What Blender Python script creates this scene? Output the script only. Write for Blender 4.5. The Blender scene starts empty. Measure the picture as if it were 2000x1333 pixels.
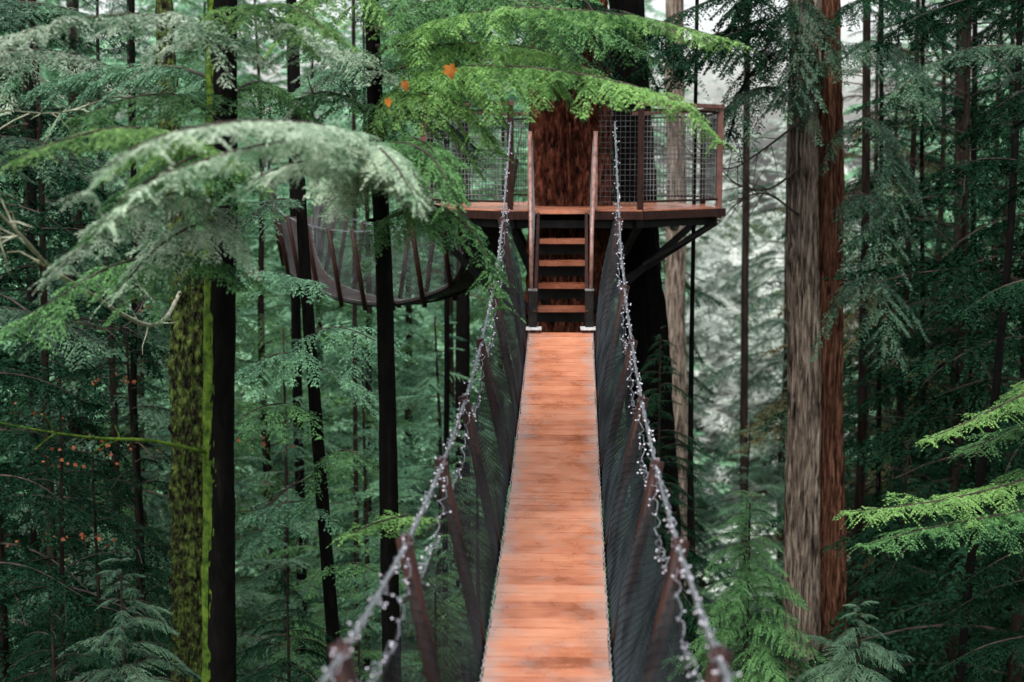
import bpy, math, random
import numpy as np
from mathutils import Vector, noise
C = bpy.context.scene.collection
random.seed(5)
RS = np.random.RandomState(11)
Z0 = 16.0
F = 2777.8
TH = math.atan(346/2778)
CT, ST = math.cos(TH), math.sin(TH)
def at(px, py, Y):
    a = (px-1000)/F; b = (666.5-py)/F
    t = Y/(CT+b*ST)
    return np.array([a*t, Y, Z0+(-ST+b*CT)*t])

# ------------------------------------------------------------------ materials
def newmat(name):
    m = bpy.data.materials.new(name); m.use_nodes = True
    nt = m.node_tree; nt.nodes.clear()
    return m, nt, nt.nodes, nt.links
def ramp(N, stops):
    r = N.new('ShaderNodeValToRGB'); e = r.color_ramp.elements
    while len(e) < len(stops): e.new(.5)
    for i, (p, c) in enumerate(stops):
        e[i].position = p; e[i].color = (c[0], c[1], c[2], 1)
    return r
def foliage(name, dark, light, trans=.35, scale=1.3, rough=.5, spec=.25):
    m, nt, N, L = newmat(name)
    tc = N.new('ShaderNodeTexCoord')
    n1 = N.new('ShaderNodeTexNoise'); n1.inputs['Scale'].default_value = scale; n1.inputs['Detail'].default_value = 2
    n2 = N.new('ShaderNodeTexNoise'); n2.inputs['Scale'].default_value = 22; n2.inputs['Detail'].default_value = 1
    L.new(tc.outputs['Object'], n1.inputs['Vector']); L.new(tc.outputs['Object'], n2.inputs['Vector'])
    ad = N.new('ShaderNodeMath'); ad.operation = 'MULTIPLY_ADD'; ad.inputs[1].default_value = .6
    L.new(n2.outputs['Fac'], ad.inputs[0])
    sc = N.new('ShaderNodeMath'); sc.operation = 'MULTIPLY'; sc.inputs[1].default_value = .75
    L.new(n1.outputs['Fac'], sc.inputs[0]); L.new(sc.outputs[0], ad.inputs[2])
    r = ramp(N, [(.50, dark), (.82, light)]); L.new(ad.outputs[0], r.inputs['Fac'])
    oi = N.new('ShaderNodeObjectInfo')
    hs = N.new('ShaderNodeHueSaturation')
    mr = N.new('ShaderNodeMapRange'); mr.inputs['To Min'].default_value = .75; mr.inputs['To Max'].default_value = 1.3
    L.new(oi.outputs['Random'], mr.inputs['Value']); L.new(mr.outputs[0], hs.inputs['Value']); L.new(r.outputs['Color'], hs.inputs['Color'])
    o = N.new('ShaderNodeOutputMaterial')
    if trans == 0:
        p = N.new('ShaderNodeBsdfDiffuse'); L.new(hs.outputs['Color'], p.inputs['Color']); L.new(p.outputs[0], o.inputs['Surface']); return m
    p = N.new('ShaderNodeBsdfPrincipled'); p.inputs['Roughness'].default_value = rough; p.inputs['Specular IOR Level'].default_value = spec
    t = N.new('ShaderNodeBsdfTranslucent'); mx = N.new('ShaderNodeMixShader'); mx.inputs['Fac'].default_value = trans
    L.new(hs.outputs['Color'], p.inputs['Base Color']); L.new(hs.outputs['Color'], t.inputs['Color'])
    L.new(p.outputs[0], mx.inputs[1]); L.new(t.outputs[0], mx.inputs[2])
    L.new(mx.outputs[0], o.inputs['Surface'])
    return m
def surf(name, stops, scale=(1,1,1), nscale=4, detail=4, rough=.6, bump=.0, bdist=.02, spec=.4, metal=0):
    m, nt, N, L = newmat(name)
    tc = N.new('ShaderNodeTexCoord'); mp = N.new('ShaderNodeMapping'); mp.inputs['Scale'].default_value = scale
    L.new(tc.outputs['Object'], mp.inputs['Vector'])
    n = N.new('ShaderNodeTexNoise'); n.inputs['Scale'].default_value = nscale; n.inputs['Detail'].default_value = detail; n.inputs['Roughness'].default_value = .65
    L.new(mp.outputs[0], n.inputs['Vector'])
    r = ramp(N, stops); L.new(n.outputs['Fac'], r.inputs['Fac'])
    p = N.new('ShaderNodeBsdfPrincipled'); p.inputs['Roughness'].default_value = rough
    p.inputs['Specular IOR Level'].default_value = spec; p.inputs['Metallic'].default_value = metal
    L.new(r.outputs['Color'], p.inputs['Base Color'])
    if bump:
        b = N.new('ShaderNodeBump'); b.inputs['Strength'].default_value = bump; b.inputs['Distance'].default_value = bdist
        L.new(n.outputs['Fac'], b.inputs['Height']); L.new(b.outputs[0], p.inputs['Normal'])
    o = N.new('ShaderNodeOutputMaterial'); L.new(p.outputs[0], o.inputs['Surface'])
    return m
M = {}
M['hem']   = foliage('hemlock_green', (.013,.058,.020), (.13,.29,.10), .35)
M['teal']  = foliage('teal_green', (.024,.09,.05), (.20,.40,.23), .35)
M['sage']  = foliage('sage_green', (.012,.045,.026), (.11,.20,.12), .3)
M['deep']  = foliage('deep_shade_green', (.002,.009,.005), (.014,.042,.021), 0)  # leaf colour darkened to deepen the shadows, mostly on edge trees
M['lime']  = foliage('lime_green', (.035,.12,.028), (.27,.47,.15), .45)
M['silver']= foliage('silvery_green', (.07,.18,.08), (.50,.60,.46), .35, scale=3)
M['brown'] = foliage('brownish_green', (.02,.03,.014), (.10,.085,.04), 0)
M['far']   = foliage('far_green_haze_tint', (.06,.17,.09), (.26,.46,.29), 0, scale=.25)  # paler, bluer leaf colour paints in the distance haze
M['hazepale']  = foliage('haze_painted_green', (.40,.50,.42), (.82,.86,.80), 0, scale=.3)  # near-white leaf colour paints in haze and brightness of the gap
M['fir']   = surf('fir_bark', [(.37,(.006,.002,.0015)),(.48,(.08,.024,.014)),(.6,(.20,.064,.038)),(.78,(.33,.15,.10))], (6,6,2.4), 2.5, 8, .85, 1., .06, .1)
M['cedar'] = surf('cedar_bark', [(.38,(.02,.016,.013)),(.47,(.15,.115,.09)),(.58,(.30,.24,.19)),(.76,(.44,.38,.32))], (10,10,1.1), 2.5, 9, .9, 1., .06, .1)
M['cedar2']= surf('red_cedar_bark', [(.38,(.014,.006,.004)),(.49,(.11,.045,.027)),(.63,(.24,.115,.07)),(.8,(.32,.20,.14))], (10,10,1.1), 2.5, 9, .9, 1., .06, .1)
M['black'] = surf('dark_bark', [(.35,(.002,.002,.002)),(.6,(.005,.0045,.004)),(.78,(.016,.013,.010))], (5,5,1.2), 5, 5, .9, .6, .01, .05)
M['dim']   = surf('brown_bark', [(.35,(.008,.006,.005)),(.6,(.026,.018,.014)),(.8,(.06,.045,.034))], (6,6,1), 3, 5, .9, .5, .02, .08)
M['mossbark'] = surf('moss_covered_bark', [(.38,(.008,.007,.005)),(.46,(.035,.034,.018)),(.53,(.065,.095,.022)),(.70,(.18,.25,.06))], (1,1,.75), 18, 10, .95, 1., .06, .1)
M['moss']  = surf('moss', [(.4,(.02,.045,.006)),(.65,(.09,.15,.018))], (1,1,1), 14, 6, .95, .8, .02, .1)
M['twig']  = surf('twig', [(.4,(.018,.012,.009)),(.65,(.06,.04,.03))], (1,1,1), 8, 3, .8)
M['deadtwig']  = surf('dead_twig', [(.4,(.04,.024,.016)),(.65,(.11,.065,.045))], (1,1,1), 8, 3, .8)
M['paletwig']  = surf('pale_twig', [(.4,(.22,.22,.14)),(.65,(.46,.46,.34))], (1,1,1), 8, 3, .8)
M['post']  = surf('red_brown_painted_post', [(.35,(.012,.005,.004)),(.65,(.038,.014,.010))], (4,4,1), 6, 4, .5, .2, .004, .15)
M['rail']  = surf('red_brown_rail', [(.35,(.08,.03,.023)),(.65,(.17,.07,.054))], (1,1,1), 9, 4, .35)
M['prail'] = surf('highlight_pale_rail', [(.35,(.15,.065,.05)),(.6,(.32,.19,.16))], (1,1,1), 14, 6, .3)  # colour paled to paint in highlights along the stair rails
M['steel'] = surf('steel_cable', [(.4,(.13,.15,.16)),(.6,(.30,.33,.35))], (1,1,1), 40, 2, .35, metal=.5)
M['galv']  = surf('galvanised_metal', [(.4,(.10,.10,.10)),(.6,(.24,.24,.24))], (1,1,1), 14, 4, .45, metal=.2)
M['dsteel']= surf('dark_steel', [(.4,(.006,.006,.007)),(.6,(.016,.015,.014))], (1,1,1), 10, 4, .5, spec=.15)
M['net']   = surf('net_strand', [(.4,(.004,.006,.008)),(.6,(.022,.028,.032))], (1,1,1), 3, 2, .6, spec=.15)
M['netgrey']= surf('grey_wire', [(.4,(.12,.12,.12)),(.6,(.24,.24,.24))], (1,1,1), 3, 2, .5, spec=.2)
M['netmid']= surf('dark_grey_rope', [(.4,(.03,.033,.034)),(.6,(.08,.085,.088))], (1,1,1), 3, 2, .6, spec=.15)
M['lace']  = surf('pale_lacing', [(.4,(.30,.29,.30)),(.6,(.55,.53,.55))], (1,1,1), 30, 2, .6)
M['white'] = surf('pale_metal_plate', [(.4,(.45,.44,.45)),(.6,(.66,.65,.66))], (1,1,1), 20, 2, .5)
M['wire']  = surf('light_wire', [(.4,(.12,.13,.15)),(.6,(.28,.29,.33))], (1,1,1), 30, 2, .4)
M['bulb']  = surf('white_bulb', [(.4,(.62,.58,.68)),(.6,(.82,.79,.86))], (1,1,1), 3, 1, .2, spec=.8)
M['bolt']  = surf('pinkish_bolt', [(.4,(.05,.03,.034)),(.6,(.20,.13,.15))], (1,1,1), 30, 2, .4)
M['leaf']  = foliage('autumn_orange', (.30,.07,.01), (.62,.22,.03), .45, scale=5)
M['rust']  = foliage('rust_leaf', (.10,.025,.01), (.34,.10,.035), .2, scale=5)
M['ground']= surf('forest_floor', [(.35,(.01,.022,.008)),(.5,(.03,.045,.018)),(.65,(.045,.10,.035))], (1,1,1), .5, 8, .95, .5, .2, .1)
def deck_mat(name, stops, rough=.32, worn=(.36,.28,.25)):
    m, nt, N, L = newmat(name)
    tc = N.new('ShaderNodeTexCoord'); mp = N.new('ShaderNodeMapping')
    mp.inputs['Scale'].default_value = (2.0, 42, 42)
    L.new(tc.outputs['Object'], mp.inputs['Vector'])
    n = N.new('ShaderNodeTexNoise'); n.inputs['Scale'].default_value = 1.6; n.inputs['Detail'].default_value = 6; n.inputs['Roughness'].default_value = .7
    L.new(mp.outputs[0], n.inputs['Vector'])
    nb = N.new('ShaderNodeTexNoise'); nb.inputs['Scale'].default_value = 3.2; nb.inputs['Detail'].default_value = 7; nb.inputs['Roughness'].default_value=.65
    L.new(tc.outputs['Object'], nb.inputs['Vector'])
    a = N.new('ShaderNodeAttribute'); a.attribute_name = 'shade'
    e = N.new('ShaderNodeAttribute'); e.attribute_name = 'edge'
    ad = N.new('ShaderNodeMath'); ad.operation = 'MULTIPLY_ADD'; ad.inputs[1].default_value = .13
    L.new(a.outputs['Fac'], ad.inputs[0]); sc = N.new('ShaderNodeMath'); sc.operation='MULTIPLY_ADD'; sc.inputs[1].default_value=.46
    sb = N.new('ShaderNodeMath'); sb.operation='MULTIPLY'; sb.inputs[1].default_value=.42; L.new(nb.outputs['Fac'], sb.inputs[0])
    L.new(n.outputs['Fac'], sc.inputs[0]); L.new(sb.outputs[0], sc.inputs[2]); L.new(sc.outputs[0], ad.inputs[2])
    r = ramp(N, stops)
    L.new(ad.outputs[0], r.inputs['Fac'])
    n2 = N.new('ShaderNodeTexNoise'); n2.inputs['Scale'].default_value = 7; n2.inputs['Detail'].default_value = 6
    L.new(tc.outputs['Object'], n2.inputs['Vector'])
    ee = N.new('ShaderNodeMath'); ee.operation = 'ADD'
    n2m = N.new('ShaderNodeMath'); n2m.operation='MULTIPLY_ADD'; n2m.inputs[1].default_value = 2.2; n2m.inputs[2].default_value = -1.2
    L.new(n2.outputs['Fac'], n2m.inputs[0]); L.new(e.outputs['Fac'], ee.inputs[0]); L.new(n2m.outputs[0], ee.inputs[1]); ee.use_clamp = True
    mx = N.new('ShaderNodeMix'); mx.data_type='RGBA'; mx.inputs['B'].default_value = (*worn,1)
    em = N.new('ShaderNodeMath'); em.operation='MULTIPLY'; em.inputs[1].default_value=.75
    L.new(ee.outputs[0], em.inputs[0]); L.new(em.outputs[0], mx.inputs['Factor']); L.new(r.outputs['Color'], mx.inputs['A'])
    p = N.new('ShaderNodeBsdfPrincipled')
    rr = N.new('ShaderNodeMapRange'); rr.inputs['From Min'].default_value=.35; rr.inputs['From Max'].default_value=.65; rr.inputs['To Min'].default_value=rough-.14; rr.inputs['To Max'].default_value=rough+.2
    L.new(nb.outputs['Fac'], rr.inputs['Value']); L.new(rr.outputs[0], p.inputs['Roughness'])
    L.new(mx.outputs['Result'], p.inputs['Base Color'])
    b = N.new('ShaderNodeBump'); b.inputs['Strength'].default_value=.2; b.inputs['Distance'].default_value=.002
    L.new(n.outputs['Fac'], b.inputs['Height']); L.new(b.outputs[0], p.inputs['Normal'])
    o = N.new('ShaderNodeOutputMaterial'); L.new(p.outputs[0], o.inputs['Surface'])
    return m
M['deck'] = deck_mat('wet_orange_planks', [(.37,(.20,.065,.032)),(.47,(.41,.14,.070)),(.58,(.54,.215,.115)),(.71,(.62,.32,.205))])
M['decks'] = deck_mat('dark_planks', [(.36,(.010,.005,.004)),(.5,(.024,.012,.009)),(.7,(.05,.025,.02))], .7, (.04,.033,.03))  # side bridge boards, much darker in colour than the main deck
M['treads'] = deck_mat('wet_brown_treads', [(.30,(.05,.016,.009)),(.48,(.20,.062,.03)),(.7,(.36,.14,.08))], .3, (.14,.09,.07))

# ------------------------------------------------------------------ object helpers
def link(name, me, mat, parent=None, loc=(0,0,0)):
    o = bpy.data.objects.new(name, me); C.objects.link(o)
    if mat and not me.materials: me.materials.append(mat)
    o.location = loc
    if parent: o.parent = parent
    return o
def tag(o, label=None, cat=None, group=None, kind=None):
    if label: o['label'] = label
    if cat: o['category'] = cat
    if group: o['group'] = group
    if kind: o['kind'] = kind
    return o
def thing(name, label, cat, group=None):
    o = bpy.data.objects.new(name, None); C.objects.link(o); o.empty_display_size = .1
    return tag(o, label, cat, group)
def quads(name, V, mat, parent=None, Fq=None, smooth=False, loc=(0,0,0)):
    V = np.asarray(V, dtype=np.float32)
    if Fq is None: Fq = np.arange(len(V)).reshape(-1, 4)
    Fq = np.asarray(Fq, dtype=np.int32)
    me = bpy.data.meshes.new(name)
    me.vertices.add(len(V)); me.vertices.foreach_set('co', V.ravel())
    me.loops.add(len(Fq)*4); me.loops.foreach_set('vertex_index', Fq.ravel())
    me.polygons.add(len(Fq)); me.polygons.foreach_set('loop_start', np.arange(0, len(Fq)*4, 4, dtype=np.int32))
    me.polygons.foreach_set('use_smooth', np.full(len(Fq), bool(smooth)))
    me.update(calc_edges=True)
    return link(name, me, mat, parent, loc)
class MB:
    def __init__(s): s.V = []; s.F = []; s.n = 0
    def add(s, V, Fs):
        V = np.asarray(V, float); s.V.append(V); s.F += [tuple(i+s.n for i in f) for f in Fs]; s.n += len(V)
    def box(s, c, d, R=None):
        hx, hy, hz = d[0]/2, d[1]/2, d[2]/2
        V = np.array([[x,y,z] for x in (-hx,hx) for y in (-hy,hy) for z in (-hz,hz)])
        if R is not None: V = V @ np.asarray(R).T
        s.add(V+np.asarray(c), [(0,1,3,2),(4,6,7,5),(0,4,5,1),(2,3,7,6),(0,2,6,4),(1,5,7,3)])
    def beam(s, a, b, w, h):
        a = np.asarray(a, float); b = np.asarray(b, float); d = b-a; l = np.linalg.norm(d); d /= l
        up = np.array([0,0,1.]) if abs(d[2]) < .95 else np.array([0,1.,0])
        x = np.cross(d, up); x /= np.linalg.norm(x); z = np.cross(x, d)
        s.box((a+b)/2, (w, l, h), np.stack([x, d, z], 1))
    def tube(s, P, r, seg=6):
        P = np.asarray(P, float); n = len(P); r = np.broadcast_to(np.asarray(r, float), (n,))
        T = np.gradient(P, axis=0); T /= np.linalg.norm(T, axis=1)[:,None]+1e-9
        ref = np.array([0,0,1.]) if abs(T[:,2]).mean() < .8 else np.array([0,1.,0])
        X = np.cross(T, ref); X /= np.linalg.norm(X, axis=1)[:,None]+1e-9; Y = np.cross(X, T)
        a = np.arange(seg)/seg*2*math.pi
        V = P[:,None]+r[:,None,None]*(np.cos(a)[None,:,None]*X[:,None]+np.sin(a)[None,:,None]*Y[:,None])
        Fs = [(i*seg+k, i*seg+(k+1)%seg, (i+1)*seg+(k+1)%seg, (i+1)*seg+k) for i in range(n-1) for k in range(seg)]
        if seg > 2: Fs += [tuple(range(seg))[::-1], tuple((n-1)*seg+k for k in range(seg))]
        s.add(V.reshape(-1,3), Fs)
    def sphere(s, c, r, nu=8, nv=5):
        V = [[0,0,r]]
        for j in range(1, nv):
            p = math.pi*j/nv
            for i in range(nu):
                a = 2*math.pi*i/nu; V.append([r*math.sin(p)*math.cos(a), r*math.sin(p)*math.sin(a), r*math.cos(p)])
        V.append([0,0,-r]); Fs = []
        for i in range(nu): Fs.append((0, 1+i, 1+(i+1)%nu)); Fs.append((len(V)-1, 1+(nv-2)*nu+(i+1)%nu, 1+(nv-2)*nu+i))
        for j in range(nv-2):
            for i in range(nu): Fs.append((1+j*nu+i, 1+(j+1)*nu+i, 1+(j+1)*nu+(i+1)%nu, 1+j*nu+(i+1)%nu))
        s.add(np.array(V)+np.asarray(c), Fs)
    def build(s, name, mat, parent=None, smooth=False, loc=(0,0,0)):
        me = bpy.data.meshes.new(name); me.from_pydata(np.concatenate(s.V).tolist(), [], s.F); me.update()
        me.polygons.foreach_set('use_smooth', [bool(smooth)]*len(me.polygons))
        return link(name, me, mat, parent, loc)
def curve(pts, n=24):
    P = [np.asarray(p, float) for p in pts]
    if len(P) == 2: return np.array([P[0]+(P[1]-P[0])*t for t in np.linspace(0,1,n)])
    Q = [2*P[0]-P[1]]+P+[2*P[-1]-P[-2]]; out = []
    k = max(2, n//(len(P)-1))
    for i in range(1, len(Q)-2):
        for t in np.linspace(0, 1, k, endpoint=False):
            a, b, c, d = Q[i-1], Q[i], Q[i+1], Q[i+2]
            out.append(.5*((2*b)+(-a+c)*t+(2*a-5*b+4*c-d)*t*t+(-a+3*b-3*c+d)*t**3))
    out.append(P[-1]); return np.array(out)

# ------------------------------------------------------------------ terrain
def sstep(a, b, x):
    t = min(1, max(0, (x-a)/(b-a))); return t*t*(3-2*t)
def gz(x, y):
    h = .8*noise.noise((x*.06, y*.06, 1.3))+.25*noise.noise((x*.25, y*.25, 4))
    r = x/max(y, 20)
    gap = sstep(.07, .13, r)*(1-sstep(.27, .34, r))
    h += sstep(55, 130, y)*18*(1-.65*gap)
    h += sstep(12, 70, -x-8)*6+sstep(30, 90, x-10)*8
    return h
nx, ny = 130, 130
xs = np.linspace(-160, 160, nx); ys = np.concatenate([np.linspace(-60, 0, 20), np.linspace(2, 280, ny-20)])
V = [(x, y, gz(x, y)) for y in ys for x in xs]
Fq = [(j*nx+i, j*nx+i+1, (j+1)*nx+i+1, (j+1)*nx+i) for j in range(ny-1) for i in range(nx-1)]
tag(quads('ground', V, M['ground'], None, Fq, True), kind='structure')

# ------------------------------------------------------------------ trunks
def trunk_mesh(name, pts, radii, mat, parent, seg=20, dz=.25, amp=.05, fu=6, fz=.5, seed=0, mode='soft', zband=None):
    P = np.asarray(pts, float); z = P[:,2]; r = np.asarray(radii, float)
    lo, hi = z[0], z[-1]
    if zband:
        zz = np.concatenate([np.arange(lo, zband[0], 1.), np.arange(zband[0], zband[1], dz), np.arange(zband[1], hi, 1.), [hi]])
    else: zz = np.append(np.arange(lo, hi, dz), hi)
    X = np.interp(zz, z, P[:,0]); Y = np.interp(zz, z, P[:,1]); R = np.interp(zz, z, r)
    V = []
    for j, zc in enumerate(zz):
        wob = .25*R[j]*noise.noise((zc*.35, seed*3.1, 0)); wob2 = .25*R[j]*noise.noise((zc*.35, seed*3.1, 7))
        for k in range(seg):
            a = 2*math.pi*k/seg; c, s_ = math.cos(a), math.sin(a)
            q = (c*fu*R[j]*2+seed*7, s_*fu*R[j]*2, zc*fz)
            n = noise.noise(q)
            if mode == 'furrow':
                n2 = noise.noise((q[0]*1.7+5, q[1]*1.7, zc*fz*3.2))
                d = 1+amp*(-1.6*math.exp(-(n/.13)**2)-.9*math.exp(-(n2/.09)**2)+.6*noise.noise((q[0]*3, q[1]*3, q[2]*6)))
            elif mode == 'lump':
                d = 1+amp*(n+1.0*abs(noise.noise((q[0]*2.2, q[1]*2.2, zc*5)))+.6*noise.noise((q[0]*5, q[1]*5, zc*12)))
            elif mode == 'moss':
                d = 1+amp*(.5*n+1.2*abs(noise.noise((q[0]*1.5, q[1]*1.5, zc*7)))+1.0*noise.noise((q[0]*3, q[1]*3, zc*16)))
            else: d = 1+amp*n
            rr = R[j]*d
            V.append((X[j]+wob+rr*c, Y[j]+wob2+rr*s_, zc))
    n = len(zz)
    Fq = [(j*seg+k, j*seg+(k+1)%seg, (j+1)*seg+(k+1)%seg, (j+1)*seg+k) for j in range(n-1) for k in range(seg)]
    return quads(name, V, mat, parent, Fq, True)
def px_trunk(name, spec, Y, mat, parent, top=None, **kw):
    P = [at(a, b, Y) for a, b, w in spec][::-1]; R = [w/2/F*Y*1.01 for a, b, w in spec][::-1]
    d = (P[0]-P[1]); d = d/abs(d[2])
    g = gz(P[0][0], Y)
    low = P[0]+d*.35*(P[0][2]-g+.3); low[2] = g-.3
    P = [low]+P; R = [R[0]*1.25]+R
    u = (P[-1]-P[-2]); u = u/abs(u[2])
    t = top if top else 24.0
    if P[-1][2] < t:
        e = P[-1]+u*(t-P[-1][2])*.6; e[2] = t; P.append(e); R.append(R[-1]*.72)
    return trunk_mesh(name, P, R, mat, parent, **kw)

# ------------------------------------------------------------------ foliage
UP = np.array([0,0,1.])
def nrm(v): return v/(np.linalg.norm(v, axis=-1, keepdims=True)+1e-9)
def resample(P, sp, mn=4):
    P = np.asarray(P, float)
    s = np.concatenate([[0], np.cumsum(np.linalg.norm(np.diff(P, axis=0), axis=1))]); n = max(mn, int(s[-1]/sp))
    q = np.linspace(0, s[-1], n); return np.stack([np.interp(q, s, P[:,k]) for k in range(3)], 1)
def sprig(P, ll, lw, r, hang=.3, jit=.16):
    m = len(P); T = nrm(np.gradient(P, axis=0)); t = np.linspace(0, 1, m); S = nrm(np.cross(T, UP+r.normal(0, .15, 3))); out = []
    for sg in (-1, 1):
        td = T*.78+S*sg*.58+r.normal(0, jit, (m,3)); td[:,2] -= .25*hang; td = nrm(td)
        ln = (ll*(1-.6*t)*r.uniform(.65, 1.25, m))[:,None]
        wv = nrm(np.cross(td, UP+r.normal(0, .4, (m,3))))*lw/2
        mid = P+td*ln*.45
        out.append(np.stack([P, mid-wv, P+td*ln, mid+wv], 1).reshape(-1,3))
    wv = S[-1]*lw*.5; out.append(np.stack([P[-1], P[-1]+T[-1]*ll*.3-wv, P[-1]+T[-1]*ll*.7, P[-1]+T[-1]*ll*.3+wv]))
    return out
def subaxes(P, L, sp, hang, r, ang=50, start=.05, jz=.12, env=lambda t: min(1, (t+.1)/.3)**.7*(1-t)**.5+.10):
    Q = resample(P, sp); T = nrm(np.gradient(Q, axis=0)); S = nrm(np.cross(T, UP)); n = len(Q); res = []
    for i in range(n):
        t = i/(n-1)
        if t < start: continue
        for sg in (-1, 1):
            if r.rand() < .08: continue
            l = L*env(t)*r.uniform(.55, 1.15); a = math.radians(ang+r.normal(0, 9))
            d = T[i]*math.cos(a)+S[i]*sg*math.sin(a)+UP*r.normal(0, jz)
            u = np.linspace(0, l, 8)[:,None]; side = S[i]*r.normal(0, .12)
            res.append(Q[i]+d*u-UP*hang*u**2/L+side*u**2/L)
    return res
def frond(P, L, sp=.03, sub=.02, ll=.045, lw=.010, hang=.5, r=None, ang=50, start=.05):
    out = []
    for A in subaxes(P, L, sp, hang, r, ang, start, jz=.10):
        B = resample(A, sub, 3); out += sprig(B, ll, lw, r, hang)
        n = len(A)//2; w_ = nrm(np.cross(A[-1]-A[0], UP))*lw*.3; out.append(np.stack([A[0], A[n]-w_, A[-1], A[n]+w_]))
    return out
def compound(P, L, Ls, bsp=.13, sp=.026, sub=.018, ll=.034, lw=.011, hang=.6, seed=0, start=.06):
    r = np.random.RandomState(seed); out = []
    for A in subaxes(P, L, bsp, hang, r, 55, start, jz=.16):
        out += frond(A, Ls*r.uniform(.8,1.2), sp, sub, ll, lw, .5, r, start=.02)
    Q = np.asarray(P); out += frond(Q[int(len(Q)*.15):], Ls, sp, sub, ll, lw, .6, r)
    return np.concatenate(out)
def axis_pts(L, rise, droop, n=16, bend=0):
    t = np.linspace(0, 1, n)
    return np.stack([L*t, bend*t*t*L, rise*L*t-droop*L*t*t], 1)
def cheap(P, L, bsp, lsp, ll, lw, hang, seed, start=.12):
    r = np.random.RandomState(seed); out = []
    for A in subaxes(P, L, bsp, hang, r, 52, start, jz=.2):
        out += sprig(resample(A, lsp, 3), ll, lw, r, hang, .25)
    out += sprig(resample(P, lsp), ll, lw, r)
    return np.concatenate(out)
BT = [cheap(axis_pts(2.3, .25, .42+.12*k, bend=.1*(k-2)), .75, .12, .056, .13, .040, .35+.12*k, 40+k) for k in range(5)]
FT = [np.concatenate(frond(axis_pts(2.3, .22, .5, bend=.1*(k-1)), .55, .22, .2, .34, .10, .3, np.random.RandomState(60+k))) for k in range(3)]
NT = [np.concatenate(frond(axis_pts(1.0, .25, .6+.15*k, bend=.12*(k-1)), .30, .035, .026, .055, .015, .6, np.random.RandomState(80+k))) for k in range(3)]
def crown_np(T, tl, zlo, zhi, n, Lf, seed, axes=None):
    r = np.random.RandomState(seed); out = []
    for i in range(n):
        z = zlo+(zhi-zlo)*((i+r.rand())/n); t = (z-zlo)/(zhi-zlo)
        L = Lf(t)*r.uniform(.55, 1.15); s = L/tl; a = i*2.4+r.normal(0, .5); tilt = r.normal(.0, .16)+(.35*t**3)
        ca, sa, ct, st = math.cos(a), math.sin(a), math.cos(tilt), math.sin(tilt)
        Rz = np.array([[ca,-sa,0],[sa,ca,0],[0,0,1]]); Ry = np.array([[ct,0,-st],[0,1,0],[st,0,ct]])
        V = T[r.randint(len(T))]*s
        R = Rz@Ry
        out.append(V@R.T+np.array([0,0,z]))
        if axes is not None:
            ax = axis_pts(tl, .25, .55, 6)*s*np.array([.8,1,.8]); axes.append((ax@R.T+np.array([0,0,z]), .006+.008*L))
    return np.concatenate(out)
HT = 24.0
crowns = []; limbs = []
for k in range(5):
    ax = []
    V = crown_np(BT, 2.3, 3.5, HT, 115, lambda t: 2.9*(1-t)**.75+.25, 100+k, ax)
    o = quads('crown', V, M['hem']); crowns.append(o.data); bpy.data.objects.remove(o)
    mb = MB()
    for P, r_ in ax: mb.tube(P, np.linspace(r_, r_*.3, len(P)), 3)
    o = mb.build('limbs', M['twig']); limbs.append(o.data); bpy.data.objects.remove(o)
mb = MB(); mb.tube([(0.03*math.sin(z*.7), .03*math.cos(z*.5), z) for z in np.linspace(-.5, HT, 26)], np.linspace(.12, .012, 26), 9)
o = mb.build('trunk', M['dim'], smooth=True); trunk_me = o.data; bpy.data.objects.remove(o)
def young_tree(px, Y, top_py, label, mat='hem', group=None, rad=1.0, name='hemlock_tree'):
    p = at(px, 0, Y); x = p[0]; g = gz(x, Y)
    top = at(px, top_py, Y)[2]; h = top-g
    r = thing(name, label, 'tree', group); r.location = (x, Y, g)
    r.rotation_euler.z = RS.uniform(0, 6.28)
    rr = rad*RS.uniform(.9, 1.1)
    r.scale = (rr, rr, h/HT)
    k = RS.randint(5)
    for nm, me, mt in (('crown', crowns[k], M[mat]), ('limbs', limbs[k], M['twig']), ('trunk', trunk_me, M['dim'])):
        c = bpy.data.objects.new(nm, me); C.objects.link(c); c.parent = r
        if nm == 'limbs': c['kind'] = 'stuff'
        c.material_slots[0].link = 'OBJECT'; c.material_slots[0].material = mt
    return r

# --- far-off wood
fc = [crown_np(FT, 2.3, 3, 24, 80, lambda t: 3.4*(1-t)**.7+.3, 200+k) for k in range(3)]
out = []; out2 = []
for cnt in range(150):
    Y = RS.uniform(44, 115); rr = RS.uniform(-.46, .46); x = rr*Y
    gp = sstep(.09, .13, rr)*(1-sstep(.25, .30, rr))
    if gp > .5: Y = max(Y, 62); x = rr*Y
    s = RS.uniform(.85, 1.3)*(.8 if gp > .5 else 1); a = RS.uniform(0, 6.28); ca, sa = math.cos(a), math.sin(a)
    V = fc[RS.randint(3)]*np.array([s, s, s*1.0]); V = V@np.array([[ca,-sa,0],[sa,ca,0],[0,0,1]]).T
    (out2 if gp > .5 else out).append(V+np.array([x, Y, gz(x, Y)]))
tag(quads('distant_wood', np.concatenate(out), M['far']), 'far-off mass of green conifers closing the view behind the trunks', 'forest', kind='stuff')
tag(quads('haze_painted_wood', np.concatenate(out2), M['hazepale']), 'far wood painted pale for haze, seen through the gap between platform and double cedar', 'forest', kind='stuff')
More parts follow.
